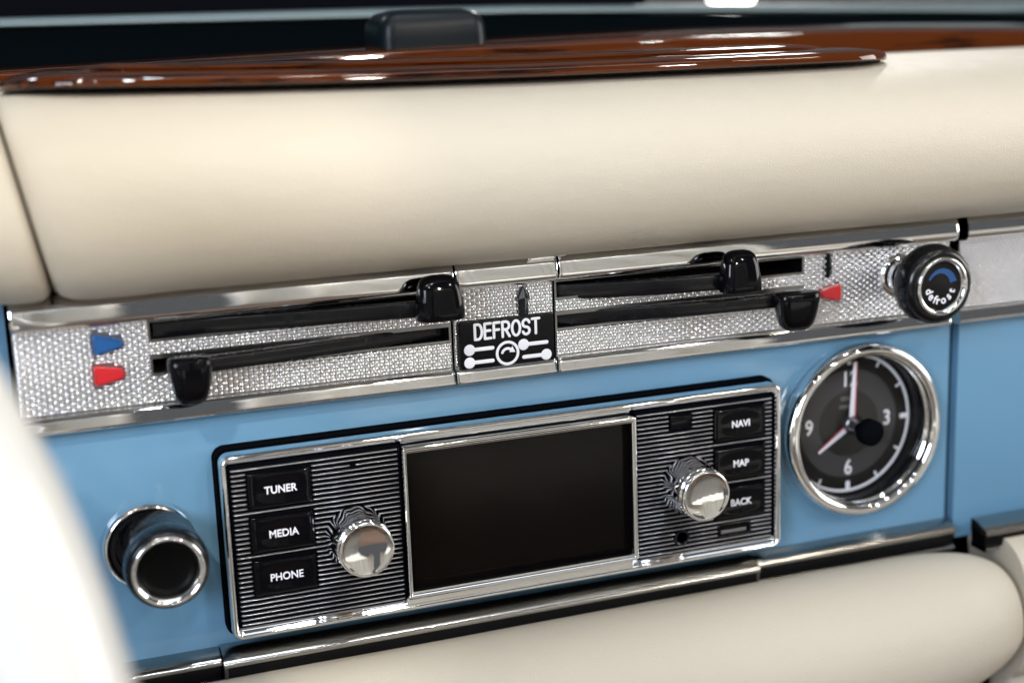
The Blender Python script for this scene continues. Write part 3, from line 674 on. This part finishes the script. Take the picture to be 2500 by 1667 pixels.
# ================================================================== lower chrome trims
def bar(name, label, x0, x1, zf, yo=0, group='chrome strips under the blue panel', caps=False):
    t = thing(name, label, 'trim strip', ((x0+x1)/2, -40+yo, zf-8), group)
    bm = BM(); prism(bm, [(zf-9, -31.6+yo), (zf-6, -31.7+yo), (zf-1.2, -33.6+yo), (zf-.2, -34.4+yo), (zf, -35.0+yo), (zf-.2, -35.6+yo), (zf-1.0, -35.9+yo), (zf-9, -35.9+yo)], x0, x1); link('upper_face', bm, TRIMG, t, 50)
    bm = BM(); prism(bm, [(zf-9, -35.92+yo), (zf-1.1, -35.92+yo), (zf-.9, -36.4+yo), (zf-1.6, -40.2+yo), (zf-9, -40.2+yo)], x0+.3, x1-.3); link('dark_reflection_face', bm, GLOSS, t, 40)  # black gloss face painted in for the dark footwell reflected in chrome
    bm = BM(); prism(bm, [(zf-9, -40.22+yo), (zf-1.6, -40.22+yo), (zf-.7, -40.5+yo), (zf-.3, -41.0+yo), (zf-.7, -41.6+yo), (zf-1.6, -41.9+yo), (zf-9, -41.9+yo)], x0+.15, x1-.15); link('lower_bead', bm, CHROME, t, 50)
    if caps:
        for a in (x0, x1-1.1):
            bm = BM(); box(bm, a-.05, a+1.15, -42.0+yo, -35.0+yo, zf-9, zf-.55, .35, 2); link('end_cap', bm, GUNM, t, 50)
    return t
bar('chrome_trim_strip', 'long chrome trim strip with painted dark band directly beneath the radio', -93.2, 82.6, -.6, caps=True)
bar('chrome_trim_strip', 'chrome trim strip below the cigarette lighter at bottom left', -160, -93.5, -4.2, -.4)
bar('chrome_trim_strip', 'chrome trim strip beneath the clock', 82.9, 162.5, -4.0, -.2)
bar('chrome_trim_strip', 'chrome trim strip under the glovebox panel at far right', 168.5, 330, 5.0, .4)

# ================================================================== top of the dashboard
lz = thing('wooden_dash_top', 'glossy walnut dash top piece with rounded ends on the cream roll', 'wood trim', (-5, 126, -20))
def tier(name, prof, x0, x1, rl, rr, zc, end_drop):
    bm = BM(); rows = []
    Xs = [x0+rl*(1-math.cos(math.radians(90*k/14))) for k in range(14)]+[x0+rl+(x1-rr-x0-rl)*k/20 for k in range(20)]+[x1-rr+rr*math.sin(math.radians(90*k/14)) for k in range(15)]
    for X in Xs:
        t = max(0, (x0+rl-X)/rl, (X-x1+rr)/rr); s = max(.02, math.sqrt(max(0, 1-t*t))); hd = 1-end_drop*t**4
        base = 126.3+rise(X)
        rows.append([W(X, base+1.0+(h-1.0)*hd, zc+(z-zc)*s) for z, h in prof])
    vs = grid(bm, rows, close_v=True); cap(bm, vs[0]); cap(bm, vs[-1]); return link(name, bm, WOOD, lz, 50)
tier('lower_tier', [(-6.0, 1.0), (-4, 1.7), (1.6, 2.0), (2.6, 2.5), (2.6, 3.7), (1.6, 4.7), (-.6, 5.3), (-6, 5.75), (-13, 6.1), (-34, 6.3), (-40, 6.2), (-46, 5), (-48, 3), (-46, 1)], -137, 137, 26, 26, -22, .55)
tier('upper_tier', [(-13.5, 5.8), (-13.2, 6.6), (-14.5, 7.3), (-18, 7.7), (-24, 7.9), (-32, 7.7), (-36, 7), (-37, 5.8)], -120, 126, 18, 40, -25, .7)
bm = BM()
XX = [-240+k*15 for k in range(40)]
rows = []
for X in XX:
    yf = interp([(-240, 132), (-140, 134.3), (0, 136.4), (100, 137), (173, 136.3), (237, 134.2), (345, 130)], X); yt = interp([(-240, 133), (-135, 135.6), (30, 139.2), (110, 140.2), (194, 139), (262, 136.8), (345, 133)], X)
    rows.append([W(X, 122, -71), W(X, yf-1.2, -70), W(X, yf-.4, -70.4), W(X, yf, -71.5), W(X, yf+(yt-yf)*.5, -84), W(X, yt-.2, -97), W(X, yt-.6, -99), W(X, 122, -100)])
vs = grid(bm, rows, close_v=True); cap(bm, vs[0]); cap(bm, vs[-1])
tag(link('wooden_rail', bm, WOOD, None, 50), 'long dark walnut rail along the rear of the dash top', 'wood trim')
bm = BM(); rows = []
RT = [(-260, 153), (-133, 152.1), (0, 151.5), (57, 151), (138, 149.1), (228, 146.6), (303, 145.2), (380, 143)]
RB = [(-260, 148.5), (-133, 147.8), (0, 147.1), (57, 147.2), (138, 145.4), (228, 142.8), (303, 140), (380, 137)]
for X in [-260+k*20 for k in range(33)]:
    yt, yb2 = interp(RT, X), interp(RB, X)
    rows.append([W(X, 120, -102), W(X, yb2-11, -104), W(X, yb2-7, -120), W(X, yb2-.3, -146), W(X, yb2-.3, -158), W(X, 118, -158)])
vs = grid(bm, rows, close_v=True); cap(bm, vs[0]); cap(bm, vs[-1])
tag(link('dash_top_shelf', bm, SHELF, None, 50), 'matt black shelf between the wood rail and the windscreen', 'dash shelf')
bm = BM(); rows = []
for X in [-260+k*20 for k in range(33)]:
    yt, yb2 = interp(RT, X), interp(RB, X); ym = (yt+yb2)/2; h = (yt-yb2)/2
    rows.append([W(X, yb2, -156), W(X, yb2, -149), W(X, ym-h*.5, -147.2), W(X, ym+h*.3, -147.4), W(X, yt-.3, -149), W(X, yt, -151), W(X, yt, -156)])
vs = grid(bm, rows, close_v=True); cap(bm, vs[0]); cap(bm, vs[-1])
tag(link('windscreen_rail', bm, RAILM, None, 60), 'blurred grey metal rail at the foot of the windscreen', 'windscreen rail')
bm = BM(); rows = []
for X in [-300+k*20 for k in range(22)]: 
    rows.append([W(X, 140, -158.5), W(X, 172, -166), W(X, 172, -172), W(X, 140, -172)])
vs = grid(bm, rows, close_v=True); cap(bm, vs[0]); cap(bm, vs[-1])
tag(link('windscreen_seal', bm, MATT, None, 40), 'black rubber seal above the grey windscreen rail', 'seal')
bm = BM(); rows = []
for i in range(13):
    z = -190-i*50; rows.append([W(X, 133+14*math.exp(-((X-420)/260)**2)+i*.9-.05*i*i, z) for X in [150+40*k for k in range(24)]])
grid(bm, rows)
tag(link('car_bonnet', bm, TEAL, None, 60), 'blurred pale blue car bonnet beyond the windscreen at top right', 'bonnet')
lp = thing('reflection_glow', 'glowing oval standing in for a bright reflection at the top edge', 'reflection glow', (700, 168, -1200))  # added glowing shape in place of a highlight on a glossy surface
bm = BM(); bmesh.ops.create_uvsphere(bm, u_segments=24, v_segments=12, radius=1)
for v in bm.verts: v.co = W(0, 0, 0)+Vector((v.co.x*.021, v.co.y*.015, v.co.z*.010))+W(566, 165.5, -900)
lp.location = W(566, 150, -900)
link('bulb', bm, GLOW, lp, 60)
bm = BM(); rows = []
bm2 = BM()
for x, r in ((0, .004),): bmesh.ops.create_cone(bm2, segments=16, radius1=.012, radius2=.006, depth=.02, cap_ends=True, matrix=Matrix.Translation(W(566, 151, -900)))
link('glow_base', bm2, MATT, lp, 40); bm.free()
# black module on the dash top
mb = thing('black_sensor_box', 'small rounded black plastic box behind the walnut piece', 'box', (4, 126, -86))
bm = BM()
rows = []
for f, y in ((1.0, 122), (1.0, 140), (.985, 143.5), (.955, 145.6), (.90, 147.2), (.82, 148.4), (.6, 149.4)):
    rows.append([W(4+(x)*f, y, -92+(zz)*f) for x, zz in rrect(-19.5, 18.5, -14, 13, 5, 6)])
vs = grid(bm, rows, close_v=True); cap(bm, vs[0]); cap(bm, vs[-1])
link('cover', bm, mat('box_plastic', (.0025, .006, .009), .36, spec=.2), mb, 50)

# ================================================================== steering wheel (out of focus in front)
sw = thing('steering_wheel', 'out of focus ivory steering wheel rim at bottom left', 'steering wheel', (-326, 13.7, 169.6))
def wheel_pt(rad, th, out=0.0):
    tl = math.radians(18.6)
    return (-326+rad*math.cos(th), 13.7+rad*math.sin(th)*math.cos(tl)-out*math.sin(tl)*-1, 169.6-rad*math.sin(th)*math.sin(tl)+out*math.cos(tl))
bm = BM(); rows = []
for k in range(120):
    th = 2*math.pi*k/120
    rows.append([W(*wheel_pt(187+13*math.cos(a), th, 13*math.sin(a))) for a in (2*math.pi*j/20 for j in range(20))])
grid(bm, rows, close_u=True, close_v=True); link('rim', bm, IVORY, sw, 60)
for th in (math.radians(205), math.radians(335)):
    bm = BM(); rows = []
    for rr, w in ((40, 16), (90, 12), (140, 12), (180, 14)):
        row = []
        for s, q in ((-1, -3), (-1, 3), (1, 3), (1, -3)):
            p = wheel_pt(rr, th, q); row.append(W(p[0]-s*w*math.sin(th), p[1]+s*w*math.cos(th), p[2]))
        rows.append(row)
    vs = grid(bm, rows, close_v=True); cap(bm, vs[0]); cap(bm, vs[-1]); link('spoke', bm, IVORY, sw, 30)
bm = BM(); rows = []
for rr, q in ((58, -18), (58, 4), (50, 12), (30, 17), (1, 18)):
    rows.append([W(*wheel_pt(rr, 2*math.pi*k/40, q)) for k in range(40)])
vs = grid(bm, rows, close_v=True); cap(bm, vs[0]); cap(bm, vs[-1]); link('hub', bm, IVORY, sw, 40)

# ================================================================== seats and floor (seen in the chrome)
def seat(name, cx, label):
    t = thing(name, label, 'car seat', (cx, -420, 700), 'cream seats facing the dashboard')
    bm = BM(); n = 6; wp = 380/n
    rows = []
    for y, z in ((-430, 440), (-200, 420), (-160, 432), (-150, 500), (-165, 700), (-190, 830)):
        row = []
        for i in range(n*6+1):
            u = i/(n*6); row.append(W(cx-190+380*u, y+12*abs(math.sin(math.pi*u*n))**.4, z))
        rows.append(row)
    grid(bm, rows); link('seat_cushion', bm, SEATL, t, 60)
    bm = BM(); rows = []
    for y, z in ((-180, 800), (0, 835), (180, 865), (330, 895), (395, 912), (420, 940)):
        row = []
        for i in range(n*6+1):
            u = i/(n*6); row.append(W(cx-190+380*u, y, z-14*abs(math.sin(math.pi*u*n))**.4))
        rows.append(row)
    grid(bm, rows); link('seat_back', bm, SEATL, t, 60)
    for s in (-1, 1):
        bm = BM(); box(bm, cx+s*215-28, cx+s*215+28, -230, 405, 780, 940, 22, 4); link('side_bolster', bm, SEATL, t, 50)
seat('car_seat', 300, 'pleated cream passenger seat mirrored in the right chrome knob')
seat('car_seat', -300, 'pleated cream driver seat mirrored in the left chrome knob')
for sg, nm in ((1, 'passenger'), (-1, 'driver')):
    d = thing('door_panel', 'cream '+nm+' door panel glimpsed only in chrome reflections', 'car door', (sg*600, -420, 400), 'cream door panels mirrored in the chrome')
    bm = BM(); a, b = sorted((sg*590, sg*625)); box(bm, a, b, -430, 40, 60, 1000, 8, 2); link('trim', bm, SEATL, d, 50)
    bm = BM(); a, b = sorted((sg*545, sg*592)); box(bm, a, b, -120, -60, 300, 760, 14, 3); link('armrest', bm, SEATL, d, 50)
bm = BM(); box(bm, -800, 800, -620, -600, -300, 1300)
o = link('floor', bm, CARPET, None, 0); o['kind'] = 'structure'; o['label'] = 'brown carpeted car floor'
